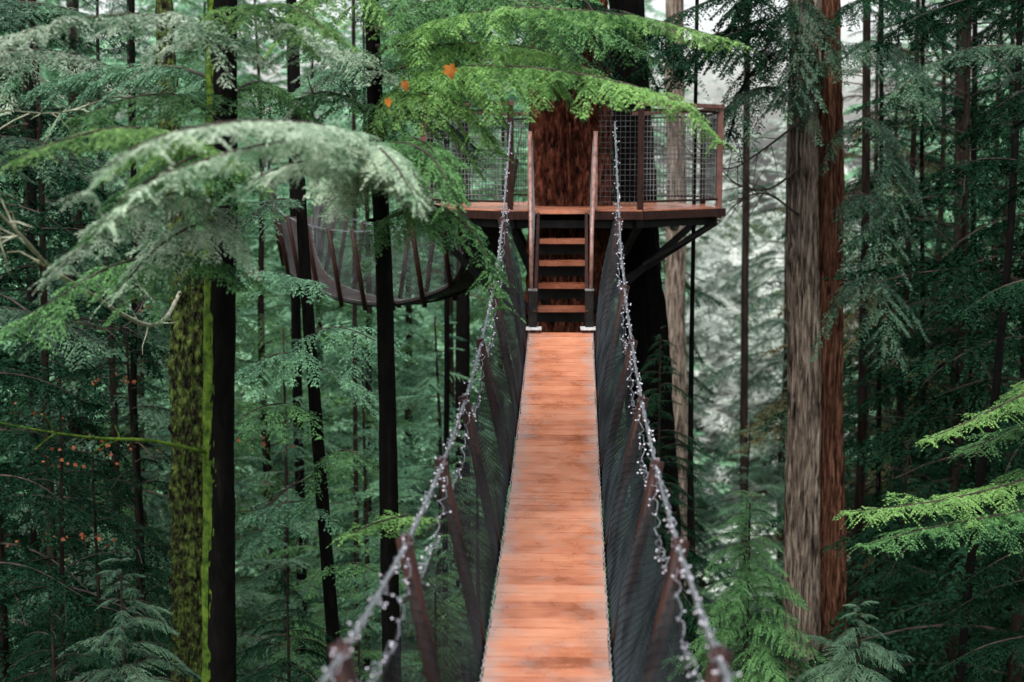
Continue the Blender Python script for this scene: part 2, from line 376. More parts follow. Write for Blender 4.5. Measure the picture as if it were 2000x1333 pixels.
# --- undergrowth on the forest floor
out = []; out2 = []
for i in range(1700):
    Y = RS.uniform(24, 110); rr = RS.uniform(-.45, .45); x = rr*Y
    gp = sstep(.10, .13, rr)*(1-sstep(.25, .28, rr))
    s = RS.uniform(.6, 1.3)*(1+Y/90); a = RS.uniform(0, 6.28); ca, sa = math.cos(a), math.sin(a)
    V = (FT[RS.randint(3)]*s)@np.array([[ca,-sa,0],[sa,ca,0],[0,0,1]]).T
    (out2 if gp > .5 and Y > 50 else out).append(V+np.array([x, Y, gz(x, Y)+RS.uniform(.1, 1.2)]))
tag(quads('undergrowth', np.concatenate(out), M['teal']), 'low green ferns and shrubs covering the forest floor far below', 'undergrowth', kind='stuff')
tag(quads('haze_painted_undergrowth', np.concatenate(out2), M['hazepale']), 'undergrowth painted pale for haze in the clearing right of the platform', 'undergrowth', kind='stuff')

# ------------------------------------------------------------------ background hemlocks
gL = 'hemlock trees on the left'; gC = 'hemlock trees behind the hanging side bridge'; gR = 'hemlock trees on the right'
lbL = 'dark hemlock tree in the dense woods at the left of the photo'
lbC = 'hazy green hemlock tree behind the bridges in the middle of the photo'
lbR = 'dim hemlock tree among the thin trunks at the right of the photo'
lbM = 'lower hemlock tree whose top shows under the hanging side bridge'
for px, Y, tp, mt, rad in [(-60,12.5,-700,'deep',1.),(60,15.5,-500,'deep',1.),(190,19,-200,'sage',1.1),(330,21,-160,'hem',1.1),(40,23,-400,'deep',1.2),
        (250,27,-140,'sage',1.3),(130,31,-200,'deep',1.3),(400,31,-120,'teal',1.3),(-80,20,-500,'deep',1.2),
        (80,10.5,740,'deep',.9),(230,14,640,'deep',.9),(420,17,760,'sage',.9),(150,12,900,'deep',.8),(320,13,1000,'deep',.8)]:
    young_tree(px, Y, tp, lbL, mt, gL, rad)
for px, Y, tp, mt, rad in [(500,27,-60,'hem',1.3),(610,33,-60,'teal',1.4),(710,28,-60,'teal',1.2),(790,35,-60,'teal',1.4),(880,30,-60,'teal',1.2),(980,35,-30,'hem',1.4),
        (1090,32,-30,'hem',1.3),(1200,38,-30,'sage',1.3),(1270,33,60,'deep',1.),(1550,44,-60,'sage',1.3)]:
    young_tree(px, Y, tp, lbC, mt, gC, rad)
for px, Y, tp, mt, rad in [(540,19,640,'teal',.9),(700,22,680,'teal',1.),(850,21,620,'teal',1.),(930,18,800,'hem',.9),(620,16,940,'hem',.8),(760,14.5,1000,'sage',.7)]:
    young_tree(px, Y, tp, lbM, mt, 'lower hemlock trees under the side bridge', rad)
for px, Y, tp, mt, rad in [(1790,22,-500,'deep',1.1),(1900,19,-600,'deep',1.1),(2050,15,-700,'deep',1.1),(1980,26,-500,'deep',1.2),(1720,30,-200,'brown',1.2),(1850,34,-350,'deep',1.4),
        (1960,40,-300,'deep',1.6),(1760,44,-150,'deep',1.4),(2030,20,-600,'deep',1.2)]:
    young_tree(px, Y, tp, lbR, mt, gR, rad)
for px, Y, tp, mt, rad in [(1370,19,860,'sage',.9),(1480,24,820,'teal',.9),(1660,21,900,'deep',1.),(1800,17,860,'deep',.9),(1330,16,1000,'deep',.7),(1920,16,960,'deep',.9),(1560,30,760,'sage',.9)]:
    young_tree(px, Y, tp, 'low hemlock tree whose top shows between the bridge and the right edge', mt, 'low hemlock trees right of the bridge', rad)

# ------------------------------------------------------------------ boughs placed on the nearer trees
def bough(tree, pts, L, mat='hem', hang=.6, seed=1, stem=.012, k=1.0, n=30, Ls=None, bsp=.12, stemmat='twig'):
    P = curve([at(*p) for p in pts], n)
    V = compound(P, L, (Ls or .13)*max(k,.7)**.5, bsp*max(k,.8), .026*k, .019*k, .036*k, .0115*k, hang, seed)
    b = quads('bough', V, M[mat], tree)
    mb = MB(); mb.tube(P, np.linspace(stem, stem*.25, len(P)), 6); mb.build('stem', M[stemmat], b, True)
    return b
def bare(tree, pts, r0, r1, mat='twig', name='bare_branch', n=20, twigs=0, seed=0, tl=.25):
    P = curve([at(*p) for p in pts], n); mb = MB(); mb.tube(P, np.linspace(r0, r1, len(P)), 6)
    r = np.random.RandomState(seed)
    for i in range(twigs):
        k = r.randint(len(P)//5, len(P)-1); d = nrm(P[k]-P[k-1]+r.normal(0, .03, 3)); d = nrm(d+np.array([r.normal(0,.4), r.normal(0,.4), r.uniform(-.5,.6)]))
        l = tl*r.uniform(.4, 1); Q = [P[k]+d*l*t+np.array([0,0,-.15*l*t*t])+r.normal(0,.01,3)*t for t in (0,.35,.7,1)]
        mb.tube(Q, np.linspace(r1*1.2+.0015, .001, 4), 4)
    return mb.build(name, M[mat], tree, True)

# T1 black trunk
t1 = thing('hemlock_tree', 'tall black trunked hemlock with mossy edge left of the bridge, the widest dark trunk', 'tree')
sp1 = [(436,-50,50),(434,250,54),(430,600,56),(430,900,56),(434,1333,62)]
px_trunk('trunk', sp1, 8.5, M['black'], t1, seg=20, dz=.12, amp=.10, fu=9, fz=1.4, mode='lump', zband=(12,18))
px_trunk('moss', [(x-7, y, w-6) for x, y, w in sp1], 8.5, M['moss'], t1, seg=40, dz=.03, amp=.12, fu=20, fz=6, mode='moss', zband=(12,18))
bare(t1, [(405,884,8.45),(300,862,8.2),(190,856,8.0),(90,843,7.8),(-30,820,7.6)], .014, .004, 'moss', twigs=6, seed=3)
bough(t1, [(432,420,8.3),(350,380,7.4),(240,420,6.6),(100,540,6.2)], .36, 'silver', .7, 23, k=.8)
bough(t1, [(430,330,8.3),(350,270,7.2),(240,250,6.6),(120,275,6.2),(40,310,6.0)], .36, 'lime', .6, 24, k=.85)
bough(t1, [(430,520,8.3),(340,500,7.6),(220,520,7.2),(100,590,7.0),(0,650,7.0)], .42, 'hem', .7, 25)
bough(t1, [(430,430,8.3),(380,440,7.6),(300,490,7.2),(230,570,7.0)], .40, 'silver', .8, 28, k=.85)
bough(t1, [(432,100,8.3),(350,40,7.6),(220,30,7.2),(60,60,7.0),(-50,110,6.9)], .5, 'silver', .6, 27)
bough(t1, [(432,160,8.4),(330,130,8.8),(200,140,9.2),(60,190,9.4)], .6, 'teal', .6, 29)
bough(t1, [(432,60,8.4),(480,20,8.0),(560,10,7.6),(640,60,7.4)], .5, 'lime', .7, 30)
bough(t1, [(432,200,8.4),(500,160,8.9),(560,190,9.3),(620,260,9.5)], .5, 'hem', .8, 32)
bough(t1, [(432,240,8.3),(360,190,7.8),(260,190,7.4),(150,230,7.2)], .42, 'hem', .8, 34)
bough(t1, [(432,300,8.3),(400,300,7.4),(330,330,6.8),(240,390,6.5),(180,460,6.4)], .40, 'hem', .8, 37, k=.85)

# T2 thin dark trunk
t2 = thing('hemlock_tree', 'slim dark hemlock between the black trunk and the bridge, green boughs reaching over the platform', 'tree')
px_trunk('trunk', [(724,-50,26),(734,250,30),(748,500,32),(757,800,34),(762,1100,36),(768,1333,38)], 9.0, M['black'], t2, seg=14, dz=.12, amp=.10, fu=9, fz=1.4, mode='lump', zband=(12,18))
for py in (702, 795, 430, 905, 1010):
    mb = MB(); p = at(np.interp(py, [0,1333],[726,768]), py, 9.0); mb.tube([p, p+np.array([.07*random.choice((-1,1)), -.04, .0])], [.02, .008], 6)
    mb.build('branch_stub', M['black'], t2, True)
bough(t2, [(740,330,8.95),(715,295,7.4),(650,252,6.3),(560,238,5.7),(440,240,5.3),(320,265,5.1),(230,310,5.0),(175,370,4.95)], .30, 'silver', .65, 21, k=.68)
bough(t2, [(742,345,8.95),(725,305,7.4),(670,280,6.4),(580,275,5.9),(480,290,5.6),(380,320,5.5),(290,360,5.5),(220,430,5.5)], .34, 'silver', .7, 22, k=.72)
bough(t2, [(742,360,8.95),(730,330,7.6),(690,310,6.8),(620,310,6.3),(540,330,6.1),(470,370,6.0)], .34, 'silver', .8, 26, k=.8)
bough(t2, [(742,330,8.95),(725,285,7.6),(735,285,6.6),(770,320,6.0),(810,385,5.8)], .26, 'silver', .9, 36, k=.7)
bough(t2, [(742,300,8.95),(770,280,8.2),(820,290,7.6),(860,330,7.3),(885,390,7.2)], .34, 'hem', 1.0, 38, k=.8)
bough(t2, [(738,205,8.95),(830,148,8.6),(940,130,8.2),(1100,140,7.8),(1260,175,7.5),(1350,215,7.4),(1400,270,7.4)], .40, 'lime', .9, 41, stem=.012, k=.8)
bough(t2, [(732,110,8.95),(820,60,8.6),(960,20,8.2),(1120,20,7.9),(1280,40,7.8),(1430,80,7.8)], .40, 'lime', .7, 42, stem=.012, k=.8)
bough(t2, [(728,60,8.95),(800,-10,8.6),(920,-20,8.4),(1050,30,8.3),(1130,110,8.3)], .5, 'hem', .8, 43, k=.85)
bough(t2, [(735,210,8.95),(800,170,9.2),(900,170,9.4),(990,215,9.4)], .5, 'hem', 1.0, 44)
bough(t2, [(738,230,8.95),(790,190,8.6),(860,190,8.3),(930,230,8.2),(970,290,8.2)], .38, 'lime', 1.0, 59, k=.85)
bough(t2, [(730,150,8.95),(660,100,8.4),(580,60,8.0),(520,40,7.8)], .5, 'silver', .6, 45, k=.9)
bough(t2, [(738,240,8.95),(690,200,8.6),(640,180,8.4),(590,190,8.3)], .40, 'hem', .8, 46)
bough(t2, [(745,300,8.95),(800,270,8.4),(850,300,8.0),(880,370,7.8)], .36, 'hem', 1.0, 47, k=.85)
bough(t2, [(742,180,8.95),(720,120,9.4),(640,140,9.8),(560,210,10)], .6, 'teal', .7, 48)
bough(t2, [(750,430,8.95),(830,400,8.3),(900,430,7.9),(950,500,7.8),(980,590,7.8)], .30, 'hem', 1.1, 49, k=.85)
bough(t2, [(735,60,8.95),(800,30,9.2),(900,40,9.4),(1000,90,9.4)], .5, 'hem', .9, 51)
bough(t2, [(728,20,8.95),(680,-20,8.6),(600,0,8.3),(540,60,8.2)], .5, 'lime', .9, 53)
bough(t2, [(735,90,8.95),(840,90,8.7),(960,85,8.5),(1080,105,8.4),(1180,150,8.4)], .42, 'lime', .9, 54, k=.85)
bough(t2, [(730,40,8.95),(860,0,9.2),(1000,0,9.4),(1150,40,9.5),(1270,110,9.5)], .5, 'hem', .9, 55)
bough(t2, [(734,150,8.95),(860,110,9.3),(1000,105,9.5),(1120,130,9.6),(1200,180,9.6)], .42, 'hem', .9, 56)
bough(t2, [(742,260,8.95),(800,220,9.3),(860,230,9.4),(930,290,9.4)], .46, 'sage', 1., 57)
bare(t2, [(722,222,8.9),(690,195,8.7),(650,183,8.6),(590,182,8.4)], .012, .003, 'twig', twigs=8, seed=5)
bough(t2, [(760,1050,9.0),(800,1010,8.7),(740,1020,8.4),(680,1045,8.2)], .22, 'lime', .3, 50)

# left edge hemlock with wide boughs
t0 = thing('hemlock_tree', 'hemlock at the left edge whose layered boughs fill the upper left corner', 'tree')
px_trunk('trunk', [(-160,-50,80),(-160,1333,96)], 10, M['dim'], t0, seg=16, dz=.3, amp=.1, fu=8, fz=1, zband=(8,18))
for i, (pts, L, mt, hg) in enumerate([
   ([(-160,60,10),(-40,10,9.6),(100,10,9.3),(240,60,9.2)], .6, 'sage', .6),
   ([(-160,160,10),(-40,110,9.8),(110,100,9.6),(260,150,9.6),(330,210,9.6)], .6, 'silver', .6),
   ([(-160,320,10),(-40,270,9.8),(90,280,9.6),(220,340,9.6)], .55, 'sage', .7),
   ([(-160,440,10),(-50,400,9.6),(60,410,9.4),(160,470,9.4)], .55, 'deep', .7),
   ([(-160,640,10),(-40,600,9.8),(90,620,9.7),(210,680,9.7)], .6, 'sage', .7),
   ([(-160,760,10),(-40,730,9.8),(70,740,9.7),(180,790,9.7)], .6, 'deep', .7),
   ([(-160,960,10),(-40,930,9.8),(60,940,9.7),(150,1000,9.7)], .6, 'deep', .7),
   ([(-160,1120,10),(-40,1100,9.8),(60,1110,9.7),(170,1170,9.7)], .6, 'deep', .7)]):
    bough(t0, pts, L, mt, hg, 120+i, k=1.25)

# T3 leaning stem
t3 = thing('hemlock_tree', 'leaning thin brown trunk just right of the widest black trunk', 'tree')
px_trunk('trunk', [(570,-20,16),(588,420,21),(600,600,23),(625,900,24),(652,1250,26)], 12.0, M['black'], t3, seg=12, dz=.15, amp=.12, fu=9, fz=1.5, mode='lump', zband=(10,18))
for i, (pts, mt) in enumerate([([(590,560,12),(560,540,11.6),(500,530,11.2),(450,550,11)],'teal'), ([(600,660,12),(650,640,11.7),(700,650,11.4),(780,690,11.2)],'teal'),
     ([(615,820,12),(560,790,11.7),(500,800,11.4),(450,840,11.2)],'hem'), ([(610,720,12),(660,730,12.3),(720,770,12.5)],'teal'), ([(620,900,12),(680,880,11.6),(740,920,11.4)],'hem'),
     ([(630,1000,12),(570,980,11.6),(500,1010,11.4)],'teal'), ([(610,700,12),(570,690,11.7),(520,700,11.5),(480,740,11.4)],'teal'), ([(590,420,12),(560,390,11.8),(520,400,11.6),(480,440,11.5)],'sage'), ([(640,1120,12),(690,1100,11.7),(740,1120,11.5)],'hem')]):
    bough(t3, pts, .6, mt, .6, 61+i, k=1.3)
bare(t3, [(610,930,12),(560,955,11.8),(520,990,11.6),(480,1000,11.5)], .012, .003, 'twig', twigs=10, seed=8, tl=.4)
# T4 mossy trunk
t4 = thing('maple_tree', 'thick trunk patched with bright green moss beside the widest black trunk', 'tree')
px_trunk('trunk', [(320,-50,28),(328,250,32),(350,430,46),(366,600,56),(370,900,58),(376,1333,64)], 11.5, M['mossbark'], t4, seg=100, dz=.02, amp=.30, fu=11, fz=3.4, mode='moss', zband=(11,18))
bare(t4, [(352,570,11.4),(325,620,10.4),(290,635,9.4),(235,612,8.4),(170,570,7.5),(100,525,6.9),(50,470,6.5),(0,420,6.2),(-40,395,6.0)], .018, .004, 'paletwig', twigs=22, seed=9, tl=.3, n=48)
bare(t4, [(345,520,11.4),(300,560,10.0),(240,640,8.8),(120,625,8.0)], .010, .003, 'twig', twigs=14, seed=10, tl=.4)
bare(t4, [(322,200,11.4),(230,190,9.6),(120,220,8.2),(0,215,7.4)], .008, .0025, 'paletwig', twigs=14, seed=12, tl=.4)
def leaf_shape(p, s, a, tilt):
    lob = [(0,-.1),(.25,-.3),(.5,-.15),(.38,.1),(.75,.3),(.42,.42),(.3,.62),(0,1.05),(-.3,.62),(-.42,.42),(-.75,.3),(-.38,.1),(-.5,-.15),(-.25,-.3)]
    V = np.array([[x*s, 0.12*s*abs(x), -y*s] for x, y in lob]); ca, sa = math.cos(a), math.sin(a)
    V = V@np.array([[ca,-sa,0],[sa,ca,0],[0,0,1]]).T; ct, st = math.cos(tilt), math.sin(tilt)
    V = V@np.array([[ct,0,-st],[0,1,0],[st,0,ct]]).T
    return V+p
mb = MB()
for (cx, cy, sx, sy, n) in [(190,880,110,30,26),(60,800,60,14,8),(270,600,20,12,4),(170,205,15,8,3),(100,900,90,20,10),(180,1050,60,12,14),(540,900,40,60,8),(230,740,60,40,8),(80,1060,60,30,6),(500,860,30,20,4)]:
    for i in range(n):
        p = at(RS.normal(cx, sx*.6), RS.normal(cy, sy*.6), RS.uniform(8.4, 9.8))
        mb.add(leaf_shape(p, RS.uniform(.010, .026), RS.uniform(-1.5, 1.5), RS.uniform(-1.5, 1.5)), [tuple(range(14))])
tag(mb.build('leaves', M['rust'], t4), kind='stuff', label='small rust orange autumn leaves')
for (px, py, s, a, lb) in [(878,152,.062,.2,'largest orange autumn leaf hanging in the green bough above the platform'),(791,182,.045,.7,'orange autumn leaf caught in the bough, left of the largest leaf'),(757,216,.040,-.6,'lowest of the three big orange leaves beside the slim dark trunk')]:
    p = at(px, py-20, 7.4); mb = MB(); mb.add(leaf_shape(p, s, a, .2), [tuple(range(14))]); o = mb.build('autumn_leaf', M['leaf']); tag(o, lb, 'leaf')

# T5 twin cedar at the right
t5 = thing('cedar_tree', 'large red cedar with furrowed double trunk, the thickest tree on the right', 'tree')
a_ = px_trunk('trunk', [(1572,-50,60),(1571,300,60),(1568,700,64),(1566,1000,68),(1562,1333,74)], 17.8, M['cedar'], t5, seg=130, dz=.05, amp=.18, fu=20, fz=.6, mode='furrow', zband=(8,19), seed=1)
a_['label'] = 'greyish left stem'
a_ = px_trunk('trunk', [(1616,-50,48),(1618,300,50),(1619,700,56),(1622,1000,58),(1626,1333,62)], 18.1, M['cedar2'], t5, seg=120, dz=.05, amp=.19, fu=20, fz=.6, mode='furrow', zband=(8,19), seed=2)
a_['label'] = 'redder right stem'
for i, (pts, mt, hg) in enumerate([([(1560,120,17.6),(1480,60,16.5),(1380,90,16),(1290,170,15.8)],'deep',.9), ([(1560,60,17.6),(1460,-10,16.5),(1340,20,16),(1260,70,15.8)],'deep',.9), ([(1560,200,17.6),(1500,170,16.8),(1430,200,16.4),(1400,290,16.3)],'sage',.9),
        ([(1640,120,18),(1700,80,17),(1760,120,16.4),(1800,220,16)],'sage',.9), ([(1570,0,17.6),(1565,20,16.8),(1560,100,16.4),(1555,200,16.3)],'sage',1.), ([(1650,260,18),(1700,230,17.4),(1740,300,17.2),(1750,420,17)],'sage',1), ([(1560,20,17.6),(1420,60,17),(1300,100,16.8),(1220,160,16.8)],'deep',.9),
        ([(1650,400,18),(1690,380,17.4),(1720,440,17),(1720,560,16.9)],'sage',1.1), ([(1650,560,18),(1700,540,17.4),(1730,600,17),(1720,700,16.9)],'sage',1.1),
        ([(1650,20,18),(1720,-10,17),(1800,30,16.4),(1850,120,16)],'deep',.9), ([(1560,90,17.6),(1500,110,17.2),(1450,180,17),(1420,280,17)],'deep',1.), ([(1560,-30,17.6),(1500,-30,16.8),(1450,20,16.4),(1440,120,16.3)],'deep',1.)]):
    bough(t5, pts, .7, mt, hg, 170+i, k=1.5, Ls=.14)
for i, pts in enumerate([[(1560,330,17.6),(1500,370,17.2),(1440,360,17),(1380,300,16.8)],[(1560,420,17.6),(1500,380,17.2),(1450,390,17),(1400,440,16.8)],[(1560,240,17.6),(1480,300,17.2),(1420,330,17),(1340,300,16.8)]]):
    bare(t5, pts, .016, .004, 'twig', twigs=18, seed=20+i, tl=.8)
def bare_set(tree, px, Y, y0, y1, n, seed, mat='deadtwig', L=1.3):
    r = np.random.RandomState(seed); mb = MB()
    for i in range(n):
        p = at(px, r.uniform(y0, y1), Y); a = r.uniform(0, 6.28); l = L*r.uniform(.4, 1)
        d = np.array([math.cos(a), math.sin(a)*.7, 0]); P = [p+d*l*t+np.array([0,0,.25*l*t-.5*l*t*t])+r.normal(0,.02,3)*t for t in np.linspace(0,1,6)]
        mb.tube(P, np.linspace(.010, .002, 6), 3)
        for j in range(5):
            k = r.randint(1, 5); d2 = nrm(d+r.normal(0, .6, 3)); l2 = l*.4*r.uniform(.3, 1)
            mb.tube([P[k], P[k]+d2*l2*.5, P[k]+d2*l2+np.array([0,0,-.1*l2])], [.004, .003, .0015], 3)
    return tag(mb.build('bare_branches', M[mat], tree), kind='stuff')
trunks = [
 ('fir_tree', 'slender grey trunk immediately right of the double cedar', [(1693,-20,15),(1690,400,17),(1684,900,19),(1660,1333,22)], 20, 'dim', 30),
 ('fir_tree', 'very thin dark pole trunk in the woods, second to the right of the double cedar', [(1722,-20,8),(1720,500,9),(1712,1333,11)], 21, 'black', 16),
 ('fir_tree', 'brown trunk far back, between the double cedar and the slanting dark stem', [(1880,-20,24),(1876,400,28),(1870,800,30),(1862,1333,32)], 26, 'dim', 36),
 ('fir_tree', 'thin dark trunk left of the brown far trunk at the right', [(1800,300,8),(1802,700,10),(1806,1333,11)], 22, 'black', 20),
 ('fir_tree', 'thin straight trunk close beside the brown far trunk on its right', [(1905,-20,10),(1900,500,12),(1896,1333,14)], 23, 'black', 20),
 ('fir_tree', 'pale tan trunk seen under the right corner of the platform', [(1318,-20,34),(1320,500,40),(1322,800,44),(1326,1333,48)], 28, 'cedar', 4),
 ('fir_tree', 'second dim trunk before the haze-tinted wood, right of the tan trunk below the platform', [(1460,-20,12),(1456,500,15),(1450,1333,18)], 34, 'dim', 14),
 ('hemlock_tree', 'skinny black stem running down under the right end of the platform', [(1356,330,7),(1352,600,9),(1349,900,11),(1345,1333,12)], 16.6, 'black', 0),
 ('hemlock_tree', 'thin dark trunk in the leaves left of the mossy trunk', [(262,600,12),(260,800,14),(272,1000,17),(280,1333,19)], 16, 'black', 6),
 ('fir_tree', 'dark reddish trunk behind the left woods near the top left corner', [(142,-20,22),(146,300,24),(150,1333,30)], 22, 'dim', 6),
 ('fir_tree', 'dark trunk low in the woods just left of the bridge cable', [(905,400,24),(905,750,28),(905,1333,32)], 23, 'black', 4),
 ('fir_tree', 'thin trunk in the middle woods, right of the leaning brown trunk', [(873,400,9),(872,800,11),(868,1333,12)], 20, 'black', 4),
 ('fir_tree', 'thin dark trunk at the far left of the photo behind leaves', [(64,-20,14),(66,500,16),(70,1333,20)], 19, 'black', 8),
 ('fir_tree', 'thin straight trunk in the low middle woods between the two slim dark trunks', [(690,-20,7),(693,700,9),(698,1333,11)], 25, 'dim', 6),
]
for i, (nm, lb, sp_, Y, mt, nb) in enumerate(trunks):
    t = thing(nm, lb, 'tree'); w = sp_[0][2]; skinny = (Y == 16.6)
    px_trunk('trunk', sp_, Y, M[mt], t, seg=(40 if w > 25 else 10), dz=(.1 if w > 25 else .3), amp=.10, fu=12, fz=.5, mode=('furrow' if w > 30 else 'soft'), zband=(4, 20), seed=i+5, top=(15.4 if skinny else 26))
    if nb: bare_set(t, sp_[1][0], Y, -20, 1200, nb, 300+i, L=1.6 if sp_[0][0] > 1500 else 1.0)
t6 = thing('hemlock_tree', 'slanting black stem leaning near the right edge of the photo', 'tree')
px_trunk('trunk', [(1996,-100,10),(1988,170,13),(1974,450,15),(1942,800,17),(1916,920,18)], 12.0, M['black'], t6, seg=10, dz=.3, amp=.1, fu=8, fz=1, zband=(8,18))
t7 = thing('hemlock_tree', 'bright green hemlock reaching in from the right edge with flat boughs', 'tree')
px_trunk('trunk', [(2120,-100,50),(2130,600,56),(2140,1333,64)], 10.5, M['black'], t7, seg=16, dz=.3, amp=.1, fu=8, fz=1, zband=(8,18))
for i, (pts, L, mt, hg) in enumerate([
   ([(2130,700,10.5),(2040,750,10),(1960,790,9.7),(1890,825,9.6),(1812,858,9.5)], .36, 'lime', .35),
   ([(2130,760,10.5),(2050,810,10.2),(1960,850,10),(1880,880,9.9)], .36, 'hem', .4),
   ([(2130,880,10.5),(2020,930,10),(1900,965,9.6),(1790,985,9.4),(1660,1000,9.3)], .42, 'lime', .4),
   ([(2130,920,10.5),(2040,985,9.9),(1930,1010,9.5),(1800,1035,9.3),(1690,1065,9.2)], .40, 'hem', .4),
   ([(2130,300,10.5),(2040,120,10),(1930,90,9.6),(1830,120,9.5),(1750,180,9.4)], .5, 'sage', .6),
   ([(2130,400,10.5),(2040,330,10),(1930,310,9.8),(1840,340,9.8)], .5, 'deep', .6),
   ([(2130,60,10.5),(2040,0,10),(1930,-10,9.8),(1800,30,9.7),(1720,80,9.7)], .5, 'deep', .6),
   ([(2130,560,10.5),(2060,540,10),(1960,560,9.8),(1880,610,9.8)], .5, 'deep', .6),
   ([(2130,200,10.5),(2040,170,10),(1960,200,9.8),(1900,260,9.8)], .5, 'deep', .6),
   ([(2130,1050,10.5),(2040,1060,10),(1960,1090,9.8),(1880,1140,9.8)], .5, 'deep', .6),
   ([(2130,1150,10.5),(2040,1130,10),(1940,1150,9.8),(1850,1200,9.8)], .5, 'deep', .5),
   ([(2130,1250,10.5),(2040,1240,10),(1930,1260,9.8),(1830,1310,9.8)], .5, 'deep', .5)]):
    bough(t7, pts, L, mt, hg, 90+i, k=.9)
def sapling(px, py, Y, H, L, label, mat, n, seed, name='cedar_tree'):
    p = at(px, py, Y); g = gz(p[0], Y)
    t = thing(name, label, 'tree'); t.location = (p[0], Y, g); h = p[2]-g; ax = []
    V = crown_np(NT, 1.0, h-H, h, n, lambda u: L*(1-u)**.8+.12, seed, ax)
    quads('crown', V, M[mat], t)
    mb = MB(); mb.tube([(0,0,z) for z in np.linspace(-.3, h-.1, 12)], np.linspace(.09, .008, 12), 8); mb.build('trunk', M['dim'], t, True)
    mb = MB()
    for P, r_ in ax: mb.tube(P, np.linspace(r_*.5, r_*.2, len(P)), 3)
    tag(mb.build('limbs', M['twig'], t), kind='stuff')
    return t
sapling(235,1085,9.5, 2.2, .9, 'feathery young cedar in the bottom left corner', 'sage', 60, 1)
sapling(100,1180,9.0, 1.8, .8, 'dark young cedar at the lower left edge, left of the feathery one', 'deep', 50, 2)
sapling(700,1220,9.5, 1.6, .7, 'bright small conifer top at the bottom beside the left bridge cable', 'hem', 45, 3)
sapling(1465,960,12, 2.6, .95, 'full green hemlock top left of the double cedar, right of the bridge', 'hem', 130, 4, 'hemlock_tree')
sapling(1680,1180,11.5, 2.0, 1.1, 'dark green hemlock top at the bottom, right of the double cedar', 'sage', 90, 5, 'hemlock_tree')
sapling(1290,640,15.0, 3.4, .8, 'narrow dark hemlock top beside the right bridge net', 'deep', 90, 6, 'hemlock_tree')
sapling(560,1100,11, 1.6, .8, 'deep green hemlock top between the two slim dark trunks', 'deep', 45, 7, 'hemlock_tree')
sapling(850,1130,10, 1.6, .55, 'small conifer seen through the left bridge net', 'hem', 35, 8, 'hemlock_tree')

